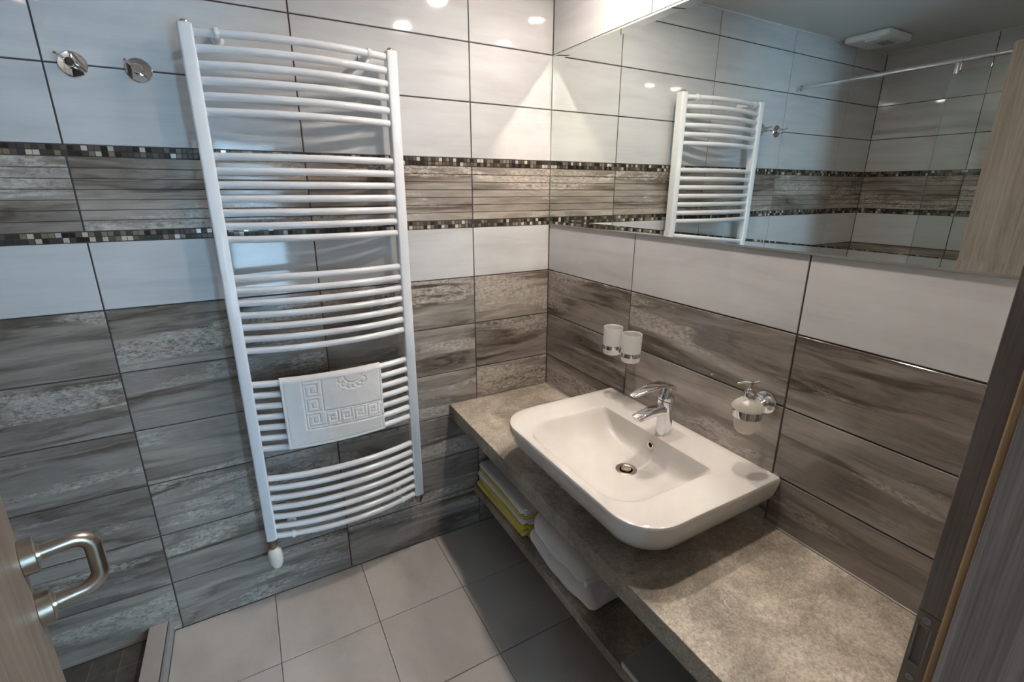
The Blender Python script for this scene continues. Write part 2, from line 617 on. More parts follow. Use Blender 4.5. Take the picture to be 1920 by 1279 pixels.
def tile_mesh(w, h, key, ch=0.0011, depth=0.006, grooves=0):
    k = (round(w, 4), round(h, 4), key, grooves)
    if k in _tm:
        return _tm[k]
    mb = MB()
    if not grooves:
        bands = [(-h / 2, h / 2)]
    else:
        bands = []
        st = h / grooves
        for i in range(grooves):
            bands.append((-h / 2 + i * st + (0.0009 if i else 0), -h / 2 + (i + 1) * st - (0.0009 if i < grooves - 1 else 0)))
        mb.add([(-w / 2, depth * 0.35, -h / 2), (w / 2, depth * 0.35, -h / 2), (w / 2, depth * 0.35, h / 2), (-w / 2, depth * 0.35, h / 2)], [(0, 1, 2, 3)], 1)
    for z0, z1 in bands:
        x0, x1 = -w / 2, w / 2
        vs = [(x0, depth, z0), (x1, depth, z0), (x1, depth, z1), (x0, depth, z1),
              (x0, ch, z0), (x1, ch, z0), (x1, ch, z1), (x0, ch, z1),
              (x0 + ch, 0, z0 + ch), (x1 - ch, 0, z0 + ch), (x1 - ch, 0, z1 - ch), (x0 + ch, 0, z1 - ch)]
        fs = []
        for a in (0, 4):
            for i in range(4):
                j = (i + 1) % 4
                fs.append((a + i, a + j, a + 4 + j, a + 4 + i))
        fs.append((8, 9, 10, 11))
        mb.add(vs, fs)
    me = mb.mesh('tile', [M[key], M['grout']])
    _tm[k] = me
    return me


_mosaic_pick = random.Random(11)
MKEYS = 'aaaabbbbbbcccgggdde' + 'f'


def wall(name, length, place, breaks, label, skip=None, mosaic_single=None, first=True):
    """place(s, z) -> (location, rotation) ; s is the distance along the wall seen from the room, left to right"""
    return None


def tiles_on(parent, frame, s0, s1, breaks, rows=ROWS, cut=None):
    """frame(s, z) gives a world location on the tile face and the z rotation; breaks are the joint positions along s"""
    bs = [s0] + [b for b in breaks if s0 + 1e-4 < b < s1 - 1e-4] + [s1]
    for z0, z1, key in rows:
        for a, b in zip(bs[:-1], bs[1:]):
            if cut and cut(a, b, z0, z1):
                continue
            g = GAP / 2
            ww = (b - a) - 2 * g; hh = (z1 - z0) - 2 * g
            if ww < 0.012:
                continue
            me = tile_mesh(ww, hh, key, grooves=7 if key == 'deco_tile' else 0)
            loc, rz = frame((a + b) / 2, (z0 + z1) / 2)
            o = bpy.data.objects.new('tile', me)
            COL.objects.link(o)
            o.parent = parent; o.location = loc; o.rotation_euler = (0, 0, rz)


def mosaic_on(parent, frame, s0, s1, single=lambda s: False, cut=None):
    p = MOS / 2
    g = 0.00075
    st = MB(); keys = [M['mosaic_' + k] for k in 'abcdefg']
    smeshes = {k: tile_mesh(p - 2 * g, p - 2 * g, 'mosaic_' + k, ch=0.0006, depth=0.004) for k in 'abcdefg'}
    n = int(round((s1 - s0) / p))
    pp = (s1 - s0) / n
    for zb in (Z7, ZM1B):
        for r in range(2):
            for i in range(n):
                s = s0 + (i + 0.5) * pp; z = zb + (r + 0.5) * p
                if cut and cut(s):
                    continue
                k = _mosaic_pick.choice(MKEYS)
                dy = _mosaic_pick.choice((0, 0.0003, 0.0006))
                loc, rz = frame(s, z)
                if single(s):
                    o = bpy.data.objects.new('mosaic_tile', smeshes[k])
                    COL.objects.link(o); o.parent = parent
                    o.location = loc; o.rotation_euler = (0, 0, rz)
                else:
                    R = Matrix.Rotation(rz, 3, 'Z'); L = Vector(loc)
                    h = p / 2 - g
                    q = [R @ Vector(c) + L for c in ((-h, 0, -h), (h, 0, -h), (h, 0, h), (-h, 0, h), (-h, .004, -h), (h, .004, -h), (h, .004, h), (-h, .004, h))]
                    st.add(q, [(0, 1, 2, 3), (1, 0, 4, 5), (2, 1, 5, 6), (3, 2, 6, 7), (0, 3, 7, 4)], 'abcdefg'.index(k))
    if st.v:
        o = part('mosaic_band', st, keys, parent)
        o['kind'] = 'stuff'
        o['label'] = 'small brown and cream mosaic pieces in two narrow bands'


# ---- wall_back (radiator wall) : tile faces at y = 0
mb = MB(); mb.box(XL - 0.1, 0.1, 0.0022, 0.12, -0.02, ZC + 0.05)
wall_back = top('wall_back', mb, M['grout'], 'tiled wall with white rows over brown travertine rows behind the radiator', 'wall', (0, 0, 0), kind='structure')
fb = lambda s, z: ((s, 0.0, z), 0.0)
tiles_on(wall_back, fb, XL, 0.0, [-2.166, -1.566, -0.966, -0.366])
mosaic_on(wall_back, fb, XL + 0.002, 0.0, single=lambda s: s > -0.665 or (-1.66 < s < -1.25))

# ---- wall_right (basin wall) : faces at x = 0, s runs towards the camera
mb = MB(); mb.box(0.0022, 0.12, YF - 0.14, 0.0022, -0.02, ZC + 0.05)
wall_right = top('wall_right', mb, M['grout'], 'tiled wall with the wide mirror above the washbasin', 'wall', (0, 0, 0), kind='structure')
fr = lambda s, z: ((0.0, -s, z), -math.pi / 2)
tiles_on(wall_right, fr, 0.0, -YF, [0.538, 1.138], cut=lambda a, b, z0, z1: z0 > 1.39 and z1 < ZJ0 + 0.01)

# ---- wall_left (shower) : faces at x = XL
mb = MB(); mb.box(XL - 0.12, XL - 0.0022, YF - 0.14, 0.0022, -0.02, ZC + 0.05)
wall_left = top('wall_left', mb, M['grout'], 'tiled shower wall opposite the mirror', 'wall', (0, 0, 0), kind='structure')
fl = lambda s, z: ((XL, s, z), math.pi / 2)
tiles_on(wall_left, fl, YF, 0.0, [-1.13, -0.53])
mosaic_on(wall_left, fl, YF, 0.0)

# ---- wall_front with the door opening
DX0, DX1, DZ = -1.335, -0.545, 2.12
mb = MB()
for (a, b, z0, z1) in ((XL - 0.1, DX0 - 0.02, -0.02, ZC + 0.05), (DX1 + 0.02, 0.1, -0.02, ZC + 0.05), (DX0 - 0.02, DX1 + 0.02, DZ + 0.02, ZC + 0.05)):
    mb.box(a, b, YF - 0.13, YF - 0.0022, z0, z1)
wall_front = top('wall_front', mb, M['grout'], 'tiled wall around the doorway the camera looks through', 'wall', (0, 0, 0), kind='structure')
ff = lambda s, z: ((-s, YF, z), math.pi)
tiles_on(wall_front, ff, 0.0, -(DX1 + 0.02), [0.35], cut=None)
tiles_on(wall_front, ff, -(DX0 - 0.02), -XL, [1.92], cut=None)
tiles_on(wall_front, ff, -(DX1 + 0.02), -(DX0 - 0.02), [0.95], rows=[(DZ + 0.025, ZJP, 'white_tile'), (ZJP, ZC, 'white_tile')])
mosaic_on(wall_front, ff, 0.0, -XL, cut=lambda s: -(DX1 + 0.03) < s < -(DX0 - 0.03))

# ---- ceiling
mb = MB(); mb.box(XL - 0.1, 0.1, YF - 0.13, 0.1, ZC, ZC + 0.08)
ceiling = top('ceiling', mb, M['ceiling'], 'plain pale grey painted ceiling', 'ceiling', (0, 0, 0), kind='structure')
cb = MB()
cb.box(XL, 0.0, -0.006, 0.0, ZC - 0.006, ZC); cb.box(XL, XL + 0.006, YF, -0.006, ZC - 0.006, ZC)
part('sealant_line', cb, M['paint'], ceiling)

# ---- floor
mb = MB(); mb.box(XL - 0.1, 0.1, YF - 0.16, 0.1, -0.08, -0.0022)
floor = top('floor', mb, M['floor_grout'], 'bathroom floor of square beige tiles', 'floor', (0, 0, 0), kind='structure')
XC0, XC1 = -1.657, -1.591          # shower curb
FX = [XC1, -1.261, -0.928, -0.595, -0.262, 0.0]
FY = [0.0, -0.326, -0.657, -0.988, -1.319, -1.64]


def flat_tile(w, h, key, ch=0.001, depth=0.006):
    k = ('flat', round(w, 4), round(h, 4), key)
    if k in _tm:
        return _tm[k]
    mb = MB()
    vs = []
    for (e, z) in ((0, -depth), (0, -ch), (ch, 0)):
        vs += [(-w / 2 + e, -h / 2 + e, z), (w / 2 - e, -h / 2 + e, z), (w / 2 - e, h / 2 - e, z), (-w / 2 + e, h / 2 - e, z)]
    fs = [(a + i, a + (i + 1) % 4, a + 4 + (i + 1) % 4, a + 4 + i) for a in (0, 4) for i in range(4)] + [(8, 9, 10, 11)]
    mb.add(vs, fs)
    _tm[k] = mb.mesh('floor_tile', [M[key]])
    return _tm[k]


for a, b in zip(FX[:-1], FX[1:]):
    for c, d in zip(FY[:-1], FY[1:]):
        me = flat_tile(b - a - 0.003, c - d - 0.003, 'floor_tile')
        o = bpy.data.objects.new('floor_tile', me); COL.objects.link(o)
        o.parent = floor; o.location = ((a + b) / 2, (c + d) / 2, 0)
mb = MB(); mb.box(XL, XC0, YF, 0.0, -0.0022, -0.0016)
part('shower_grout', mb, M['slate_grout'], floor)
ps = 0.083
for i in range(10):
    for j in range(20):
        a = XC0 - (i + 1) * ps; c = -j * ps
        w = ps; h = ps
        if a < XL: w = XC0 - i * ps - XL; a = XL
        if c - h < YF: h = c - YF
        if w < 0.01 or h < 0.01:
            continue
        me = flat_tile(w - 0.0022, h - 0.0022, 'slate', depth=0.002)
        o = bpy.data.objects.new('slate_tile', me); COL.objects.link(o)
        o.parent = floor; o.location = (a + w / 2, c - h / 2, 0)

# shower curb: beige tile top with a metal edge profile
curb = thing('trim_1', (XC0, 0, 0), 'low beige tiled curb with a metal edge between floor and shower', 'curb', kind='structure')
mb = MB(); mb.box(XC0, XC1 - 0.010, YF, 0.0, 0.0, 0.047)
part('curb_core', mb, M['grout'], curb)
for c, d in zip(FY[:-1], FY[1:]):
    mb = MB(); mb.box(XC0 - 0.001, XC1 - 0.0125, d + 0.001, c - 0.001, 0.012, 0.052)
    part('tile', mb, M['floor_tile'], curb, auto=0.0012)
mb = MB(); mb.box(XC1 - 0.010, XC1, YF, 0.0, 0.0005, 0.050)
part('metal_profile', mb, M['alu'], curb, 'grey metal edging strip', auto=0.002)

# ------------------------------------------------------------------ room behind the doorway (lit by its window and an added one)
HY = -5.0; HC = 2.5; HX0, HX1 = -2.7, 1.3
WX0, WX1, WZ0, WZ1 = -1.38, -0.68, 0.05, 2.12
mb = MB(); mb.box(HX0, HX1, HY, YF - 0.13, -0.08, -0.001)
top('floor_bedroom', mb, M['hall_floor'], 'wood floor of the room behind the doorway', 'floor', (0, 0, 0), kind='structure')
mb = MB(); mb.box(HX0, HX1, HY, YF - 0.14, HC, HC + 0.08)
top('ceiling_bedroom', mb, M['cream'], 'cream ceiling of the room behind the doorway', 'ceiling', (0, 0, 0), kind='structure')
mb = MB()
VX0, VX1, VZ0, VZ1 = 0.12, 1.22, 0.22, 2.22
mb.box(HX0, WX0, HY - 0.1, HY, 0, HC); mb.box(WX1, VX0, HY - 0.1, HY, 0, HC); mb.box(VX1, HX1, HY - 0.1, HY, 0, HC)
mb.box(VX0, VX1, HY - 0.1, HY, 0, VZ0); mb.box(VX0, VX1, HY - 0.1, HY, VZ1, HC)
mb.box(WX0, WX1, HY - 0.1, HY, 0, WZ0); mb.box(WX0, WX1, HY - 0.1, HY, WZ1, HC)
top('wall_bedroom_far', mb, M['cream'], 'cream wall with the window in the room behind the doorway', 'wall', (0, 0, 0), kind='structure')
mb = MB(); mb.box(HX0 - 0.1, HX0, HY, YF - 0.14, 0, HC)
top('wall_bedroom_left', mb, M['cream'], 'left cream wall of the room behind the doorway', 'wall', (0, 0, 0), kind='structure')
mb = MB(); mb.box(HX1, HX1 + 0.1, HY, YF - 0.14, 0, HC)
top('wall_bedroom_right', mb, M['cream'], 'right cream wall of the room behind the doorway', 'wall', (0, 0, 0), kind='structure')
mb = MB()
mb.box(HX0, DX0 - 0.02, YF - 0.145, YF - 0.13, 0, HC); mb.box(DX1 + 0.02, HX1, YF - 0.145, YF - 0.13, 0, HC)
mb.box(DX0 - 0.02, DX1 + 0.02, YF - 0.145, YF - 0.13, DZ + 0.02, HC)
top('wall_bedroom_near', mb, M['cream'], 'cream wall around the doorway on the bedroom side', 'wall', (0, 0, 0), kind='structure')
win = thing('window_1', (WX0, HY - 0.05, WZ0), 'two pane window of the room behind the doorway', 'window', kind='structure')
mb = MB()
f = 0.06
mb.box(WX0, WX1, HY - 0.08, HY - 0.02, WZ0, WZ0 + f); mb.box(WX0, WX1, HY - 0.08, HY - 0.02, WZ1 - f, WZ1)
mb.box(WX0, WX0 + f, HY - 0.08, HY - 0.02, WZ0 + f, WZ1 - f); mb.box(WX1 - f, WX1, HY - 0.08, HY - 0.02, WZ0 + f, WZ1 - f)
mb.box(WX0 + f, WX1 - f, HY - 0.08, HY - 0.02, 1.0, 1.06)
part('window_frame', mb, M['enamel'], win)
for a, b in ((WZ0 + f, 1.0), (1.06, WZ1 - f)):
    mb = MB(); mb.box(WX0 + f, WX1 - f, HY - 0.055, HY - 0.045, a, b)
    part('pane', mb, M['pane'], win)
mb = MB()
ns = 90
cp = [(WX0 - 0.12 + (WX1 - WX0 + 0.24) * i / ns, HY + 0.05 + 0.018 * math.sin(i * 0.9)) for i in range(ns + 1)]
mb.add([(x, y, z) for z in (0.06, 2.30) for x, y in cp], [(i, i + 1, ns + 2 + i, ns + 1 + i) for i in range(ns)], 0, True)
top('curtain', mb, M['net'], 'sheer net curtain added to dim the bedroom window', 'curtain', (-1.04, HY + 0.05, 0.06))  # curtain added to cut the brightness of the bedroom window
mb = MB(); mb.tube([(WX0 - 0.16, HY + 0.05, 2.315), (WX1 + 0.16, HY + 0.05, 2.315)], 0.012, 12)
top('curtain_rod', mb, M['alu'], 'metal rod carrying the added net curtain over the bedroom window', 'curtain rod', (-1.04, HY + 0.05, 2.315))
win = thing('added_window', (VX0, HY - 0.05, VZ0), 'unseen tall window added beside the curtained one to bring in daylight', 'window', kind='structure')  # out of view, added to throw daylight on the left of wall_back
mb = MB()
mb.box(VX0, VX1, HY - 0.08, HY - 0.02, VZ0, VZ0 + f); mb.box(VX0, VX1, HY - 0.08, HY - 0.02, VZ1 - f, VZ1)
mb.box(VX0, VX0 + f, HY - 0.08, HY - 0.02, VZ0 + f, VZ1 - f); mb.box(VX1 - f, VX1, HY - 0.08, HY - 0.02, VZ0 + f, VZ1 - f)
mb.box(0.64, 0.70, HY - 0.08, HY - 0.02, VZ0 + f, VZ1 - f)
part('window_frame', mb, M['enamel'], win)
for a, b in ((VX0 + f, 0.64), (0.70, VX1 - f)):
    mb = MB(); mb.box(a, b, HY - 0.055, HY - 0.045, VZ0 + f, VZ1 - f)
    part('pane', mb, M['pane'], win)

# ------------------------------------------------------------------ door frame (trim_2) with strike plate
JX = -0.55
fr_ = thing('trim_2', (JX, YF, 0), 'dark wood door frame with a strike plate at the right edge of the picture', 'door frame', kind='structure')
mb = MB()
mb.box(JX, JX + 0.025, -1.666, -1.6335, 0.0, 1.0830 - 0.17)
mb.box(JX, JX + 0.025, -1.666, -1.6335, 1.0830, DZ)
mb.box(JX + 0.003, JX + 0.025, -1.666, -1.6335, 1.0830 - 0.17, 1.0830)
part('rebate', mb, M['dark_wood'], fr_, 'dark brown recessed edge of the frame', auto=0.0012)
mb = MB(); mb.box(JX - 0.012, JX + 0.025, -1.79, -1.6645, 0.0, DZ)
part('jamb', mb, M['grey_wood'], fr_, 'grey wood grain face of the frame', auto=0.001)
mb = MB()
mb.tube([(JX - 0.0050, -1.6605, 0.0), (JX - 0.0050, -1.6605, DZ)], 0.0042, 12)
part('seal', mb, M['seal'], fr_, 'tan rubber seal strip')
mb = MB(); mb.box(DX0 - 0.02, DX0 + 0.008, -1.79, -1.6645, 0.0, DZ); mb.box(DX0 - 0.02, DX0, -1.6645, -1.6335, 0.0, DZ)
part('jamb', mb, M['grey_wood'], fr_)
mb = MB(); mb.box(DX0 - 0.02, DX1 + 0.02, -1.79, -1.6645, DZ, DZ + 0.02); mb.box(DX0 - 0.02, DX1 + 0.02, -1.6645, -1.6335, DZ, DZ + 0.02)
part('lintel', mb, M['grey_wood'], fr_)
# strike plate
SY0, SY1 = -1.6555, -1.6340
SZ1 = 1.0825; SZ0 = SZ1 - 0.169
hy0, hy1, hz0, hz1 = -1.6505, -1.6365, 1.0075, 1.0650
mb = MB()
px = JX - 0.0004
mb.box(px, JX + 0.003, SY0, SY1, hz1, SZ1); mb.box(px, JX + 0.003, SY0, SY1, SZ0, hz0)
mb.box(px, JX + 0.003, SY0, hy0, hz0, hz1); mb.box(px, JX + 0.003, hy1, SY1, hz0, hz1)
sp = part('strike_plate', mb, M['strike'], fr_, 'bronze metal strike plate')
mb = MB()
mb.box(JX + 0.0105, JX + 0.0125, hy0, hy1, hz0, hz1)
mb.box(px - 0.0006, JX + 0.012, hy0, hy0 + 0.0014, hz0, hz1); mb.box(px - 0.0006, JX + 0.012, hy1 - 0.0010, hy1, hz0, hz1)
mb.box(px - 0.0006, JX + 0.012, hy0, hy1, hz0, hz0 + 0.0016); mb.box(px, JX + 0.012, hy0, hy1, hz1 - 0.001, hz1)
o = part('latch_pocket', mb, M['screw'], sp, 'grey lip around the latch hole')
for zz in (1.0735, 0.9890, 0.922):
    mb = MB()
    mb.lathe([(0.0042, -0.0005), (0.0042, 0.0008), (0.0030, 0.0014), (0.0016, 0.0012), (0.0012, 0.0004)], (px, (SY0 + SY1) / 2 + 0.001, zz), (-1, 0, 0), 20)
    part('screw', mb, M['screw'], sp)

# ------------------------------------------------------------------ door leaf (door_1)
E0 = Vector((-1.527, -0.919, 0)); HG = Vector((-1.312, -1.605, 0))
dv = (HG - E0).normalized(); nv = Vector((-dv.y, dv.x, 0))
if nv.x < 0: nv = -nv
door = thing('door_1', (HG.x, HG.y, 0.0), 'open pale oak door leaf with a steel handle at the left edge', 'door', kind='structure')
LZ0, LZ1 = 0.008, 2.10
L = (HG - E0).length
# leaf mesh is built upright along its own axes so that the grain runs vertically
me_b = MB()
P = []
for z in (LZ0, LZ1):
    for q in (E0, HG, HG - nv * 0.04, E0 - nv * 0.04):
        P.append((q.x, q.y, z))
me_b.add(P, [(0, 1, 2, 3)[::-1], (4, 5, 6, 7), (0, 1, 5, 4), (1, 2, 6, 5), (2, 3, 7, 6), (3, 0, 4, 7)])
leaf = part('leaf', me_b, M['oak'], door, auto=0.0015)
T0 = 0.032
hb = E0 + dv * T0
hz = (1.036, 0.946)
handle = None
mb = MB()
pts = []
a, b_ = hz
out = 0.076; rr = 0.024
for k in range(5):
    pts.append(hb + nv * (0.010 + (out - rr - 0.010) * k / 4) + Vector((0, 0, a)))
for k in range(1, 7):
    t = math.pi / 2 * k / 6
    pts.append(hb + nv * (out - rr + rr * math.sin(t)) + Vector((0, 0, a - rr + rr * math.cos(t))))
for k in range(0, 7):
    t = math.pi / 2 * k / 6
    pts.append(hb + nv * (out - rr + rr * math.cos(t)) + Vector((0, 0, b_ + rr - rr * math.sin(t))))
for k in range(1, 5):
    pts.append(hb + nv * (out - rr - (out - rr - 0.010) * k / 4) + Vector((0, 0, b_)))
mb.tube(pts, 0.0112, 20)
handle = part('handle', mb, M['steel'], door, 'brushed steel loop handle')
for z in hz:
    mb = MB()
    mb.lathe([(0.0255, 0.0), (0.0265, 0.001), (0.0265, 0.0160), (0.0255, 0.0170), (0.0140, 0.0172), (0.0138, 0.0205), (0.0110, 0.0210)], hb + Vector((0, 0, z)), nv, 36)
    part('rose', mb, M['steel'], handle)

# ------------------------------------------------------------------ mirror
mb = MB()
my0, my1, mz0, mz1 = -1.636, -0.0035, 1.3985, ZJ0 - 0.002
xf, xb = -0.0050, -0.0030
bw = 0.024
vs = []
for (e, x) in ((0, 0.002), (0, xf + 0.0004), (0.0060, xf - 0.0009), (bw, xf)):
    vs += [(x, my0 + e, mz0 + e), (x, my1 - e, mz0 + e), (x, my1 - e, mz1 - e), (x, my0 + e, mz1 - e)]
fs = [(a + i, a + 4 + i, a + 4 + (i + 1) % 4, a + (i + 1) % 4) for a in (8,) for i in range(4)] + [(12, 15, 14, 13)]
mb.add(vs, fs)
mb.add(vs, [(a + i, a + 4 + i, a + 4 + (i + 1) % 4, a + (i + 1) % 4) for a in (0, 4) for i in range(4)], 1)
top('mirror', mb, [M['mirror'], M['mirror_edge']], 'wide frameless wall mirror above the washbasin', 'mirror', (0, -0.82, mz0))

# ------------------------------------------------------------------ towel radiator
RX0, RX1 = -1.2545, -0.6600
CW = 0.036
rad = thing('towel_radiator', ((RX0 + RX1) / 2, -0.07, 0.31), 'tall white ladder towel radiator with curved bars on the tiled wall', 'radiator')
RY = -0.070
ZB = []
z = 1.9570
for g, cnt in enumerate((6, 7, 7, 7, 7)):
    for k in range(cnt):
        ZB.append((g, z)); z -= 0.040
    z -= 0.080
ZTOP, ZBOT = 1.976, 0.309
for xc in (RX0 + CW / 2, RX1 - CW / 2):
    mb = MB()
    sec = []
    w = CW / 2; d = 0.018
    # D profile: flat back, softly rounded front
    prof = [(-w, d)]
    rc = 0.0065
    for k in range(7):
        t = math.pi / 2 * k / 6
        prof.append((-w + rc - rc * math.cos(t), -d + rc - rc * math.sin(t) - 0.0005 * math.sin(t)))
    prof.append((0.0, -d - 0.0016))
    for k in range(7):
        t = math.pi / 2 * (1 - k / 6)
        prof.append((w - rc + rc * math.cos(t), -d + rc - rc * math.sin(t) - 0.0005 * math.sin(t)))
    prof += [(w, d)]
    ring = lambda zz, s: [(xc + px_ * s, RY + py_ * s, zz) for px_, py_ in prof][::-1]
    mb.rings([ring(ZBOT, 0.88), ring(ZBOT + 0.003, 1.0), ring(ZTOP - 0.003, 1.0), ring(ZTOP, 0.88)], 0, True)
    o = part('column', mb, M['enamel'], rad)
    mb = MB(); mb.lathe([(0.0115, 0), (0.0115, 0.0055), (0.0085, 0.0085)], (xc, RY, ZTOP), (0, 0, 1), 20)
    part('plug', mb, M['steel'], o, 'small metal plug on top')
BULGE = 0.046
xa, xb2 = RX0 + CW - 0.006, RX1 - CW + 0.006
xm = (xa + xb2) / 2; hw = (xb2 - xa) / 2


def bar_y(x):
    s = min(1.0, abs((x - xm) / hw))
    return RY - BULGE * (1 - s ** 2.1)


mb = MB()
pts = []
for i in range(33):
    x = xa + (xb2 - xa) * i / 32
    pts.append((x, bar_y(x), 0))
mb.tube(pts, 0.0112, 14, cap=False)
bar_me = mb.mesh('bar', [M['enamel']], (rad.location.x, rad.location.y, 0))
for g, z in ZB:
    o = link('bar', bar_me, rad, (0, 0, z - rad.location.z))
for bx, bz in ((-1.164, ZB[0][1]), (-0.752, ZB[0][1]), (-1.164, ZB[-1][1]), (-0.752, ZB[-1][1])):
    y = bar_y(bx)
    mb = MB()
    mb.lathe([(0.0114, -0.006), (0.0148, -0.0055), (0.0155, 0), (0.0148, 0.0055), (0.0114, 0.006)], (bx, y, bz), (1, 0, 0), 24, cap=(False, False))
    mb.lathe([(0.0095, 0.0), (0.0095, -y - 0.012 - 0.004), (0.014, -y - 0.012), (0.017, -y - 0.012), (0.017, -y - 0.0008)], (bx, y, bz), (0, 1, 0), 20)
    part('wall_bracket', mb, M['enamel'], rad)
# thermostatic valve below the left column
vx = RX0 + CW / 2
mb = MB()
mb.lathe([(0.0125, 0), (0.0125, -0.012), (0.016, -0.014), (0.016, -0.026), (0.012, -0.030), (0.009, -0.045)], (vx, RY, ZBOT), (0, 0, 1), 12)
mb.tube([(vx, RY, ZBOT - 0.026), (vx, -0.004, ZBOT - 0.026)], 0.0085, 14)
mb.lathe([(0.020, 0.0), (0.020, 0.003), (0.011, 0.006)], (vx, -0.0005, ZBOT - 0.026), (0, -1, 0), 20)
valve = part('valve', mb, M['brass'], rad, 'dull metal valve body')
mb = MB()
mb.lathe([(0.013, 0), (0.0205, -0.006), (0.0245, -0.018), (0.0255, -0.034), (0.0240, -0.052), (0.0205, -0.068), (0.0150, -0.080), (0.007, -0.086), (0.001, -0.087)],
         (vx, RY, ZBOT - 0.043), (-0.06, 0.03, 1), 28)
part('thermostat_head', mb, M['ivory'], valve, 'ivory plastic thermostat knob')
mb = MB()
for k in range(5):
    zz = ZBOT - 0.043 - 0.028 - k * 0.0055
    r = 0.0258 - 0.0004 * k
    mb.tube([(vx + 0.004 + r * math.cos(a_), RY + r * math.sin(a_), zz) for a_ in [math.radians(-120 + 10 * j) for j in range(8)]], 0.0009, 6)
part('grip_ridge', mb, M['ivory'], valve)
vx2 = RX1 - CW / 2
mb = MB()
mb.lathe([(0.0125, 0), (0.0125, -0.010), (0.016, -0.012), (0.016, -0.024), (0.011, -0.028), (0.010, -0.040), (0.006, -0.044)], (vx2, RY, ZBOT), (0, 0, 1), 12)
mb.tube([(vx2, RY, ZBOT - 0.022), (vx2, -0.004, ZBOT - 0.022)], 0.0085, 14)
mb.lathe([(0.020, 0.0), (0.020, 0.003), (0.011, 0.006)], (vx2, -0.0005, ZBOT - 0.022), (0, -1, 0), 20)
part('valve', mb, M['brass'], rad, 'dull metal lockshield valve')

# ------------------------------------------------------------------ bath mat hanging over the radiator
TX0, TX1 = -1.139, -0.803
zbar = [z for g, z in ZB if g == 3][0]


def draped_mat():
    nx = 190
    w = TX1 - TX0
    front_h = 0.2450
    # path parameter rows: back piece, wrap, front piece
    rows = []
    tb = 0.0150
    for k in range(12):
        rows.append(('b', zbar - 0.252 + 0.252 * k / 12))
    for k in range(11):
        rows.append(('w', math.pi * k / 10))
    nf = 150
    for k in range(1, nf + 1):
        rows.append(('f', front_h * k / nf))
    # greek key polylines, in (u across from the left edge, v up from the lower edge) metres
    segs = []

    def pl(ps):
        for p, q in zip(ps[:-1], ps[1:]):
            segs.append((p, q))
    band = 0.060; v0 = 0.066; u0 = 0.066
    pl([(u0, 0.30), (u0, v0), (0.40, v0 - 0.010)])
    pl([(u0 + band, 0.30), (u0 + band, v0 + band), (0.40, v0 + band - 0.010)])
    for k in range(5):
        ox = u0 + band + 0.006 + k * 0.0475; oy = v0 + 0.008 - 0.0015 * k
        sw, sh_ = 0.036, 0.044
        pl([(ox, oy), (ox, oy + sh_), (ox + sw, oy + sh_), (ox + sw, oy + 0.012), (ox + 0.013, oy + 0.012), (ox + 0.013, oy + sh_ * 0.62), (ox + sw * 0.64, oy + sh_ * 0.62)])
        pl([(ox, oy), (ox - 0.010, oy)])
    for k in range(4):
        ox = u0 + 0.008; oy = v0 + 0.008 + k * 0.056
        sw, sh_ = 0.044, 0.044
        pl([(ox + sw, oy), (ox, oy), (ox, oy + sh_), (ox + sw - 0.008, oy + sh_), (ox + sw - 0.008, oy + 0.013), (ox + sw * 0.36, oy + 0.013), (ox + sw * 0.36, oy + sh_ * 0.64)])
    cx, cy = 0.232, front_h + 0.0
    circ = lambda x, y, r, a0, a1, n=18: pl([(x + r * math.cos(a0 + (a1 - a0) * i / n), y + r * math.sin(a0 + (a1 - a0) * i / n)) for i in range(n + 1)])
    circ(cx, cy, 0.031, math.pi, 2 * math.pi)
    for a_, r_ in ((200, 0.012), (226, 0.0105), (250, 0.0095), (274, 0.0095), (298, 0.0105), (322, 0.012)):
        t = math.radians(a_)
        circ(cx + 0.043 * math.cos(t), cy + 0.043 * math.sin(t), r_, t - 1.9, t + 1.9, 12)
    U = np.linspace(0, w, nx + 1)
    V = np.array([front_h - r[1] for r in rows if r[0] == 'f'])
    UU, VV = np.meshgrid(U, V)
    D = np.full(UU.shape, 1.0)
    for (p, q) in segs:
        px_, py_ = p; qx, qy = q
        dx, dy = qx - px_, qy - py_
        l2 = dx * dx + dy * dy + 1e-12
        t = np.clip(((UU - px_) * dx + (VV - py_) * dy) / l2, 0, 1)
        D = np.minimum(D, np.hypot(UU - px_ - t * dx, VV - py_ - t * dy))
    groove = -0.0020 * np.exp(-(D / 0.0027) ** 2)
    ef = np.minimum(np.minimum(UU, w - UU), VV)
    hem = -0.0016 * np.exp(-((ef - 0.009) / 0.0014) ** 2)
    relief = groove + hem
    vs = []; fi = 0
    for r in rows:
        kind, val = r
        if kind == 'f':
            fi += 1
        for i in range(nx + 1):
            u = w * i / nx
            x = TX0 + u
            yb = bar_y(x)
            wob = 0.0012 * noise.noise(Vector((x * 18, val * 14, 3)))
            if kind == 'b':
                p = (x, yb + tb, val)
            elif kind == 'w':
                p = (x, yb + tb * math.cos(val), zbar + tb * math.sin(val) * 1.0)
            else:
                rel = relief[fi - 1, i]
                v = val / front_h
                slope = -0.010 * v
                # lower hem runs slightly uneven, the left corner hangs a little lower
                zz = zbar - val - 0.006 * v * math.exp(-((u - 0.03) / 0.02) ** 2) * 0
                xs = x + 0.004 * v * (1 - 2 * u / w) * 0.4
                p = (xs, yb - tb + slope * 0.4 - rel * -1 * -1 + wob, zz)
                p = (xs, yb - tb - 0.002 * v + wob - rel * 1.0, zz)
            vs.append(p)
    n = nx + 1
    fs = []
    for r in range(len(rows) - 1):
        for i in range(nx):
            fs.append((r * n + i, r * n + i + 1, (r + 1) * n + i + 1, (r + 1) * n + i)[::-1])
    mb = MB(); mb.add(vs, fs, 0, True)
    return mb


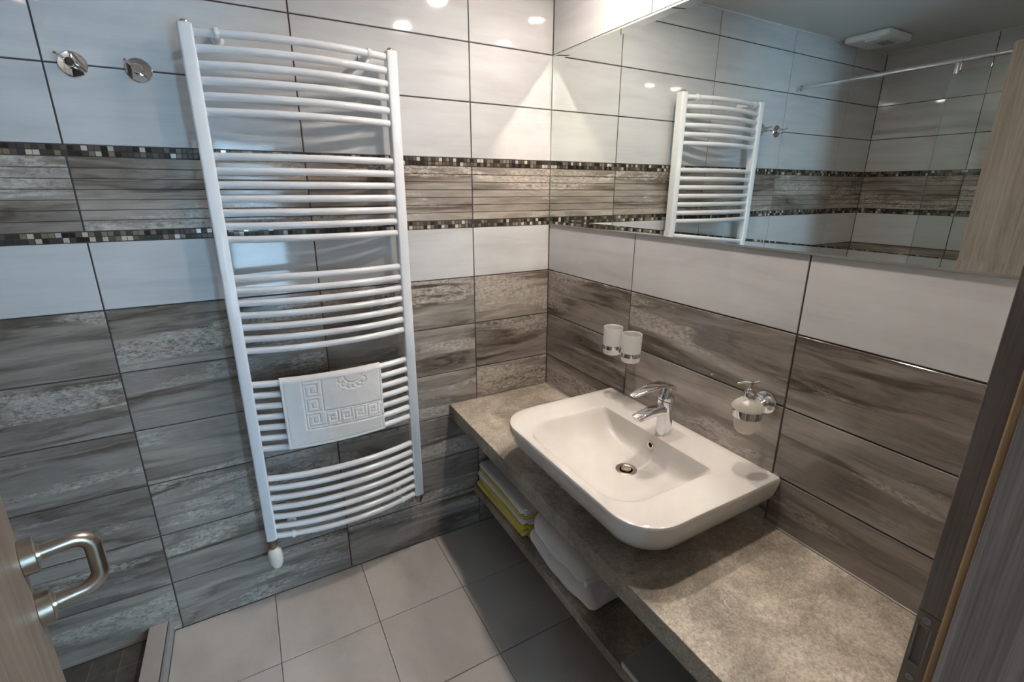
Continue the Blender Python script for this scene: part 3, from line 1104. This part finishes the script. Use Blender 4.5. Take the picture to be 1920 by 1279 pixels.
o = top('bath_mat', draped_mat(), M['terry_white'], 'white terry bath mat with embossed key border hanging over the radiator bars', 'bath mat', ((TX0 + TX1) / 2, -0.12, 0.70))
md = o.modifiers.new('thick', 'SOLIDIFY'); md.thickness = 0.0035; md.offset = 0

# ------------------------------------------------------------------ robe hooks
def robe_hook(x, label):
    z = 1.8595
    t = thing('robe_hook', (x, -0.001, z), label, 'hook', 'round chrome robe hooks beside the radiator')
    mb = MB()
    mb.lathe([(0.0300, 0.0), (0.0310, 0.0015), (0.0308, 0.0050), (0.0290, 0.0066), (0.012, 0.0072)], (x, 0, z), (0, -1, 0), 40)
    part('backplate', mb, M['chrome'], t)
    mb = MB()
    mb.lathe([(0.0125, 0.006), (0.0118, 0.026), (0.0116, 0.034), (0.0100, 0.036)], (x, 0, z), (0, -1, 0), 28)
    part('post', mb, M['chrome'], t)
    mb = MB()
    mb.tube([(x - 0.006, -0.026, z + 0.004), (x - 0.013, -0.040, z + 0.009), (x - 0.021, -0.056, z + 0.0145)], [0.0044, 0.0040, 0.0036], 12)
    part('prong', mb, M['chrome'], t)
    mb = MB()
    mb.tube([(x + 0.006, -0.026, z - 0.004), (x + 0.012, -0.038, z - 0.009), (x + 0.018, -0.050, z - 0.0140)], [0.0044, 0.0040, 0.0036], 12)
    part('prong', mb, M['chrome'], t)
    return t


robe_hook(-1.5048, 'round chrome robe hook on the white tiles, farther from the radiator')
robe_hook(-1.3650, 'round chrome robe hook on the white tiles, next to the radiator')

# ------------------------------------------------------------------ countertop and lower shelf
mb = MB(); mb.box(-0.497, -0.0005, YF + 0.001, -0.0005, 0.612, 0.652)
ct = top('countertop', mb, M['counter'], 'long brown grey stone look countertop under the washbasin', 'countertop', (-0.25, -0.82, 0.612), auto=0.0016)
mb = MB(); mb.box(-0.487, -0.02, YF + 0.001, -0.0005, 0.580, 0.6118)
part('underlay', mb, M['counter'], ct, 'recessed lower layer of the worktop')
mb = MB(); mb.box(-0.0045, -0.0005, YF + 0.001, -0.0005, 0.652, 0.656)
part('sealant_line', mb, M['silicone'], ct)
mb = MB(); mb.box(-0.390, -0.0005, YF + 0.001, -0.0005, 0.178, 0.218)
top('shelf', mb, M['counter'], 'brown grey stone look shelf below the countertop holding the towels', 'shelf', (-0.2, -0.82, 0.178), auto=0.0016)

# ------------------------------------------------------------------ washbasin
BY = -0.815


def rrect(x0, x1, hy, rf, rb, z, n=10, yc=BY):
    # corners: front = x0 side, rear = x1 side ; returns a ring
    pts = []
    for (cx, cy, r, a0) in ((x0 + rf, yc + hy - rf, rf, 90), (x0 + rf, yc - hy + rf, rf, 180), (x1 - rb, yc - hy + rb, rb, 270), (x1 - rb, yc + hy - rb, rb, 0)):
        for k in range(n + 1):
            a = math.radians(a0 + 90 * k / n)
            pts.append((cx + r * math.cos(a), cy + r * math.sin(a), z))
    return pts


def basin():
    L = []
    A = lambda *a: L.append(rrect(*a))
    A(-0.360, -0.030, 0.215, 0.070, 0.020, 0.6525)
    A(-0.395, -0.020, 0.255, 0.080, 0.020, 0.6640)
    A(-0.440, -0.008, 0.300, 0.095, 0.016, 0.6900)
    A(-0.472, -0.003, 0.326, 0.105, 0.012, 0.7180)
    A(-0.490, -0.002, 0.341, 0.110, 0.010, 0.7480)
    A(-0.4985, -0.0015, 0.348, 0.112, 0.008, 0.7780)
    A(-0.5000, -0.001, 0.350, 0.112, 0.007, 0.7930)
    A(-0.4995, -0.001, 0.3495, 0.112, 0.007, 0.7990)
    A(-0.4975, -0.002, 0.3475, 0.111, 0.007, 0.8035)
    A(-0.4940, -0.004, 0.3440, 0.108, 0.007, 0.8050)
    A(-0.4840, -0.030, 0.3150, 0.100, 0.010, 0.8048)
    A(-0.4770, -0.090, 0.2750, 0.096, 0.014, 0.8035)
    A(-0.4725, -0.126, 0.2460, 0.094, 0.018, 0.8030)
    A(-0.4700, -0.1300, 0.2380, 0.092, 0.018, 0.8015)
    A(-0.4670, -0.1308, 0.2330, 0.090, 0.018, 0.7975)
    A(-0.4610, -0.1316, 0.2240, 0.086, 0.018, 0.7850)
    A(-0.4520, -0.1326, 0.2110, 0.084, 0.020, 0.7650)
    A(-0.4380, -0.1345, 0.1930, 0.080, 0.024, 0.7420)
    A(-0.4150, -0.1400, 0.1680, 0.074, 0.030, 0.7245)
    A(-0.3700, -0.1560, 0.1260, 0.056, 0.034, 0.7140)
    A(-0.3100, -0.1800, 0.0700, 0.034, 0.030, 0.7075)
    L.append(rrect(-0.262, -0.192, 0.035, 0.0349, 0.0349, 0.7040))
    L.append(rrect(-0.252, -0.202, 0.025, 0.0249, 0.0249, 0.7030))
    mb = MB()
    mb.rings([r[::-1] for r in L], 0, True, (True, True))
    return mb


sink = top('washbasin', basin(), M['ceramic'], 'white ceramic washbasin standing on the stone look countertop', 'washbasin', (-0.25, BY, 0.6525))
DRX, DRY, DRZ = -0.227, BY, 0.7030
mb = MB()
mb.lathe([(0.0225, -0.001), (0.0330, 0.0005), (0.0330, 0.0022), (0.0300, 0.0038), (0.0240, 0.0030), (0.0205, 0.0012)], (DRX, DRY, DRZ), (0, 0, 1), 40, cap=(False, False))
dr = part('drain', mb, M['steel'], sink, 'polished metal drain ring')
mb = MB(); mb.lathe([(0.0215, 0.0008), (0.001, 0.0008)], (DRX, DRY, DRZ), (0, 0, 1), 32)
part('drain_hole', mb, M['black'], dr)
mb = MB(); mb.lathe([(0.0150, 0.0012), (0.0158, 0.0035), (0.0140, 0.0062), (0.0060, 0.0070), (0.0045, 0.0055), (0.001, 0.0052)], (DRX, DRY, DRZ), (0, 0, 1), 32)
part('drain_plug', mb, M['steel'], dr)
mb = MB()
oo = (-0.1330, BY - 0.004, 0.7660); oa = (-1.0, 0, 0.06)
mb.lathe([(0.0086, -0.003), (0.0124, -0.001), (0.0128, 0.0022), (0.0112, 0.0034), (0.0082, 0.0026), (0.0074, 0.0006)], oo, oa, 28, cap=(False, False))
ov = part('overflow_ring', mb, M['chrome'], sink, 'small chrome overflow ring')
mb = MB(); mb.lathe([(0.0080, 0.0010), (0.001, 0.0010)], oo, oa, 24)
part('overflow_hole', mb, M['black'], ov)

# ------------------------------------------------------------------ basin mixer tap
TPX, TPY = -0.090, -0.828
tap = thing('mixer_tap', (TPX, TPY, 0.805), 'chrome single lever mixer tap on the rear rim of the washbasin', 'tap')


def sup(c, u, w, ru, rw, p=2.6, n=28):
    c = Vector(c); u = Vector(u); w = Vector(w)
    r = []
    for k in range(n):
        t = 2 * math.pi * k / n
        ct_, st_ = math.cos(t), math.sin(t)
        r.append(c + u * (ru * math.copysign(abs(ct_) ** (2 / p), ct_)) + w * (rw * math.copysign(abs(st_) ** (2 / p), st_)))
    return r


Xv, Yv, Zv = Vector((1, 0, 0)), Vector((0, 1, 0)), Vector((0, 0, 1))
mb = MB()
S = []
for z_, cx_, rx_, ry_ in ((0.8045, -0.092, 0.0255, 0.0245), (0.8075, -0.092, 0.0250, 0.0240), (0.830, -0.0925, 0.0238, 0.0230), (0.860, -0.094, 0.0228, 0.0222), (0.885, -0.095, 0.0230, 0.0220)):
    S.append(sup((cx_, TPY, z_), Xv, Yv, rx_, ry_, 2.3))
tl = Vector((1, 0, -0.30)).normalized()
S.append(sup((-0.0955, TPY, 0.905), tl, Yv, 0.0240, 0.0222, 2.3))
S.append(sup((-0.0955, TPY, 0.913), tl, Yv, 0.0238, 0.0220, 2.3))
mb.rings(S, 0, True)
body = part('body', mb, M['chrome'], tap)
mb = MB()
S = []
for (cx_, cz_, hw_, hh_, ang) in ((-0.088, 0.888, 0.0195, 0.0180, 10), (-0.120, 0.890, 0.0200, 0.0170, 12), (-0.155, 0.890, 0.0190, 0.0140, 14), (-0.190, 0.8865, 0.0190, 0.0105, 16), (-0.212, 0.8825, 0.0185, 0.0085, 18), (-0.217, 0.8815, 0.0170, 0.0065, 18)):
    u = Vector((-math.sin(math.radians(ang)), 0, math.cos(math.radians(ang))))
    S.append(sup((cx_, TPY, cz_), Yv, u, hw_, hh_, 3.4))
mb.rings(S, 0, True)
part('spout', mb, M['chrome'], tap)
mb = MB(); mb.lathe([(0.0100, 0.0), (0.0100, -0.004), (0.0075, -0.005)], (-0.200, TPY, 0.8755), (0.28, 0, 1), 20)
part('aerator', mb, M['steel'], tap)
mb = MB()
S = []
cc = Vector((-0.0955, TPY, 0.9165)); ax_ = Vector((0.30, 0, 1)).normalized()
for h_, ru, rw in ((0.0, 0.0225, 0.0210), (0.004, 0.0242, 0.0225), (0.020, 0.0242, 0.0225), (0.036, 0.0240, 0.0222), (0.046, 0.0215, 0.0205), (0.052, 0.0140, 0.0150)):
    S.append(sup(cc + ax_ * h_ - Xv * 0.0, tl, Yv, ru, rw, 2.3))
mb.rings(S, 0, True)
part('cap', mb, M['chrome'], tap)
mb = MB()
S = []
for (cx_, cz_, hw_, hh_, ang) in ((-0.0685, 0.938, 0.0150, 0.0040, -70), (-0.0745, 0.956, 0.0215, 0.0070, -42), (-0.092, 0.9675, 0.0225, 0.0085, -20), (-0.120, 0.9740, 0.0215, 0.0075, -6), (-0.155, 0.9745, 0.0195, 0.0058, 3),
                                  (-0.190, 0.9710, 0.0165, 0.0048, 9), (-0.220, 0.9655, 0.0150, 0.0044, 14), (-0.233, 0.9625, 0.0130, 0.0040, 14), (-0.238, 0.9612, 0.0095, 0.0024, 14)):
    u = Vector((-math.sin(math.radians(ang)), 0, math.cos(math.radians(ang))))
    S.append(sup((cx_, TPY, cz_), Yv, u, hw_, hh_, 3.0))
mb.rings(S, 0, True)
part('lever', mb, M['chrome'], tap)

# ------------------------------------------------------------------ twin tumbler holder
CY1, CY2, CX, CZ0, CZ1 = -0.532, -0.629, -0.066, 0.976, 1.076
CYM = (CY1 + CY2) / 2
hold = thing('tumbler_holder', (0, CYM, 1.004), 'chrome wall holder with two rings for the frosted tumblers', 'holder')
mb = MB(); mb.lathe([(0.024, 0.0), (0.025, 0.001), (0.025, 0.006), (0.0225, 0.008)], (-0.0005, CYM, 1.004), (-1, 0, 0), 32)
part('backplate', mb, M['chrome'], hold)
mb = MB(); mb.tube([(-0.006, CYM, 1.004), (CX + 0.002, CYM, 1.004)], 0.0085, 16)
mb.lathe([(0.0115, -0.010), (0.0125, 0), (0.0115, 0.010)], (CX, CYM, 1.004), (0, 0, 1), 20)
part('arm', mb, M['chrome'], hold)
for cy in (CY1, CY2):
    mb = MB()
    r0 = 0.0338
    mb.lathe([(r0, -0.0070), (r0 + 0.0022, -0.0070), (r0 + 0.0022, 0.0070), (r0, 0.0070), (r0, -0.0070)], (CX, cy, 1.004), (0, 0, 1), 40, cap=(False, False))
    part('ring', mb, M['chrome'], hold)


def tumbler(cy, label):
    mb = MB()
    mb.lathe([(0.002, 0.0), (0.026, 0.0), (0.0298, 0.002), (0.0318, 0.008), (0.0332, 0.030), (0.0345, 0.098), (0.0340, 0.100), (0.0320, 0.098), (0.0305, 0.030), (0.0290, 0.010), (0.0240, 0.006), (0.002, 0.006)],
             (CX, cy, CZ0), (0, 0, 1), 44)
    return top('tumbler', mb, M['frosted'], label, 'tumbler', (CX, cy, CZ0), 'frosted tumblers in the wall holder')


tumbler(CY1, 'frosted glass tumbler in the holder ring nearer the room corner')
tumbler(CY2, 'frosted glass tumbler in the holder ring nearer the tap')

# ------------------------------------------------------------------ soap dispenser in its wall holder
SX, SY = -0.080, -1.090
sh = thing('dispenser_holder', (0, SY, 0.997), 'chrome wall holder ring carrying the soap dispenser', 'holder')
mb = MB(); mb.lathe([(0.029, 0.0), (0.0305, 0.001), (0.0305, 0.007), (0.027, 0.0095)], (-0.0005, SY + 0.000, 0.997), (-1, 0, 0), 40)
part('backplate', mb, M['chrome'], sh)
mb = MB(); mb.tube([(-0.006, SY, 0.9965), (-0.022, SY, 0.9930), (SX + 0.0375, SY, 0.9855)], [0.0125, 0.0100, 0.0078], 18)
part('arm', mb, M['chrome'], sh)
mb = MB()
r0 = 0.0352
mb.lathe([(r0, -0.0105), (r0 + 0.0026, -0.0105), (r0 + 0.0026, 0.0095), (r0, 0.0095), (r0, -0.0105)], (SX, SY, 0.9865), (0, 0, 1), 48, cap=(False, False))
part('ring', mb, M['chrome'], sh)
sd = thing('soap_dispenser', (SX, SY, 0.924), 'frosted glass soap dispenser with a chrome pump on the brown tiles', 'soap dispenser')
mb = MB()
mb.lathe([(0.001, 0.0), (0.012, 0.0012), (0.0200, 0.0050), (0.0260, 0.0120), (0.0290, 0.0220), (0.0305, 0.040), (0.0325, 0.055), (0.0343, 0.066), (0.0346, 0.0724), (0.0388, 0.0740), (0.0400, 0.0765),
          (0.0385, 0.0805), (0.0310, 0.0900), (0.0230, 0.0965), (0.0165, 0.1000), (0.0140, 0.1030)], (SX, SY, 0.924), (0, 0, 1), 48)
part('bottle', mb, M['frosted_soap'], sd)
mb = MB()
mb.lathe([(0.0150, 0.100), (0.0158, 0.1015), (0.0158, 0.118), (0.0145, 0.1205), (0.0085, 0.1215), (0.0085, 0.1275), (0.0070, 0.129), (0.0035, 0.1295), (0.0035, 0.140), (0.0062, 0.1415), (0.0062, 0.1470), (0.004, 0.1485)], (SX, SY, 0.924), (0, 0, 1), 32)
pu = part('pump', mb, M['chrome'], sd, 'chrome pump top')
mb = MB()
zz = 0.924 + 0.1445
mb.tube([(SX + 0.016, SY - 0.011, zz + 0.004), (SX + 0.008, SY - 0.0055, zz + 0.001), (SX, SY, zz), (SX - 0.014, SY + 0.010, zz + 0.001), (SX - 0.028, SY + 0.020, zz - 0.003)], [0.0030, 0.0036, 0.0042, 0.0034, 0.0026], 14)
part('nozzle', mb, M['chrome'], pu)

# ------------------------------------------------------------------ folded towels on the shelf
def warp_fold(lean=0.0, sag=0.0):
    def f(w):
        return Vector((w.x + lean * w.y, w.y, w.z + sag * math.cos(w.y * 6)))
    return f


ystack = [
    # z0, z1, material, x front, label
    (0.2190, 0.2455, 'terry_yellow', -0.381, 'yellow folded towel at the bottom of the stack on the shelf'),
    (0.2460, 0.2680, 'terry_yellow', -0.378, 'yellow folded towel second from the bottom of the stack'),
    (0.2685, 0.2960, 'terry_white', -0.377, 'white folded towel between the yellow towels of the stack'),
    (0.2965, 0.3090, 'terry_yellow', -0.370, 'thin yellow folded towel under the topmost white one'),
    (0.3095, 0.3420, 'terry_white', -0.373, 'white folded towel on top of the stack near the corner'),
]
for i, (z0, z1, mk, xf_, lab) in enumerate(ystack):
    mb = MB()
    hh = (z1 - z0) / 2
    ye = -0.430 + 0.004 * (i % 2) + 0.004 * i
    bulge = (lambda seed: (lambda w: Vector((w.x - 0.004 * math.sin((w.y + seed) * 9) * (1 if w.x < 0 else 0), w.y, w.z))))(i)
    mb.rblock(((xf_ - 0.100) / 2, (ye - 0.014) / 2, (z0 + z1) / 2), ((-0.100 - xf_) / 2, (-0.014 - ye) / 2, hh), hh, 22, 0, 0.0, 14, i * 3.1, bulge)
    tw = top('folded_towel', mb, M[mk], lab, 'towel', (-0.24, -0.22, z0), 'folded towels stacked on the shelf')
    # the folded layers show at the near end as lips
    mb = MB()
    nl = 3 if hh > 0.009 else 2
    for k in range(nl):
        lh = hh / nl
        zc = z0 + lh * (2 * k + 1)
        mb.rblock((-0.235 + 0.01 * math.sin(i + k), ye - 0.0035 - 0.002 * (k % 2), zc), (0.118, 0.0060, lh * 0.93), lh * 0.9, 8, 0, 0.0, 20, i + k)
    part('fold', mb, M['terry_yellow' if (i in (0, 1, 3) or k == 9) else mk], tw)

mb = MB()


def wf(w):
    return Vector((w.x - 0.010 * math.sin((w.y + 0.2) * 7), w.y, w.z + 0.004 * math.sin(w.y * 22 + w.x * 9)))


mb.rblock((-0.235, -0.660, 0.2615), (0.138, 0.198, 0.033), 0.033, 30, 0, 0.007, 13, 5.0, wf)
mb.rblock((-0.230, -0.634, 0.322), (0.130, 0.172, 0.046), 0.045, 30, 0, 0.016, 9, 9.0, wf)
mb.rblock((-0.262, -0.800, 0.300), (0.085, 0.010, 0.022), 0.009, 12, 0, 0.004, 30, 2.0, wf)
top('bath_towel', mb, M['terry_white'], 'thick white folded bath towel in the middle of the shelf', 'towel', (-0.235, -0.657, 0.2185))

mb = MB(); mb.box(-0.389, -0.05, -1.49, -1.026, 0.2185, 0.2270, 1); mb.box(-0.391, -0.05, -1.49, -1.024, 0.2275, 0.2385, 1)
bx = top('flat_box', mb, [M['board'], M['board_edge']], 'flat grey topped box with white edges at the near end of the shelf', 'box', (-0.22, -1.26, 0.2185), auto=0.0008)
mb = MB(); mb.box(-0.3885, -0.052, -1.488, -1.0265, 0.2386, 0.2410)
part('lid', mb, M['board'], bx, 'grey lid')

# ------------------------------------------------------------------ ceiling downlights
def downlight(x, y, label, m='lamp'):
    t = thing('ceiling_downlight', (x, y, ZC), label, 'ceiling light', 'round recessed ceiling downlights')
    mb = MB()
    mb.lathe([(0.0360, -0.0005), (0.0450, -0.0005), (0.0450, -0.0035), (0.0380, -0.0050), (0.0360, -0.0040), (0.0360, -0.0005)], (x, y, ZC), (0, 0, 1), 40, cap=(False, False))
    part('trim_ring', mb, M['enamel'], t)
    mb = MB(); mb.lathe([(0.0355, -0.0022), (0.001, -0.0022)], (x, y, ZC), (0, 0, 1), 36, cap=(False, False))
    part('diffuser', mb, M[m], t)
    return t


downlight(-0.300, -0.990, 'round recessed ceiling downlight above the near half of the countertop')
downlight(-0.264, -0.563, 'round recessed ceiling downlight above the far half of the countertop')
downlight(-1.900, -1.440, 'round recessed ceiling downlight over the shower, nearer the door', 'lamp_dim')
downlight(-2.200, -1.440, 'round recessed ceiling downlight over the shower, nearer the left wall', 'lamp_dim')

# ------------------------------------------------------------------ extractor fan, shower rail and glass
fan = thing('extractor_fan', (-2.06, -0.155, ZC), 'white extractor fan on the ceiling seen in the mirror', 'fan')
mb = MB(); mb.rblock((-2.06, -0.158, ZC - 0.019), (0.125, 0.112, 0.0185), 0.012, 10)
part('housing', mb, M['plastic'], fan)
mb = MB()
for k in range(7):
    mb.box(-2.135 + k * 0.014, -2.127 + k * 0.014, -0.215, -0.150, ZC - 0.0385, ZC - 0.0372)
part('grille', mb, M['board'], fan)
mb = MB(); mb.rblock((-1.995, -0.18, ZC - 0.037), (0.035, 0.040, 0.006), 0.005, 6)
part('cover', mb, M['plastic'], fan)

RXX = -1.640; RZZ = 2.086
rail = thing('shower_rail', (RXX, -0.002, RZZ), 'chrome stabilising rail of the shower screen seen in the mirror', 'rail')
mb = MB(); mb.tube([(RXX, -0.012, RZZ), (RXX, YF + 0.003, RZZ)], 0.0100, 18)
part('tube', mb, M['chrome'], rail)
mb = MB(); mb.lathe([(0.0145, 0.0005), (0.0145, 0.026), (0.0135, 0.028)], (RXX, 0, RZZ), (0, -1, 0), 24)
part('end_cap', mb, M['chrome'], rail)
mb = MB(); mb.lathe([(0.0145, -0.014), (0.0145, 0.014)], (RXX, -0.715, RZZ), (0, 1, 0), 24)
mb.lathe([(0.0125, -0.052), (0.0125, -0.012)], (RXX, -0.715, RZZ), (0, 0, 1), 24)
part('clamp', mb, M['chrome'], rail)
mb = MB(); mb.box(RXX - 0.004, RXX + 0.004, YF + 0.003, -0.698, 0.0525, 2.046)
top('shower_screen', mb, M['pane'], 'clear glass shower screen under the chrome rail, seen in the mirror', 'shower screen', (RXX, -1.17, 0.0525))
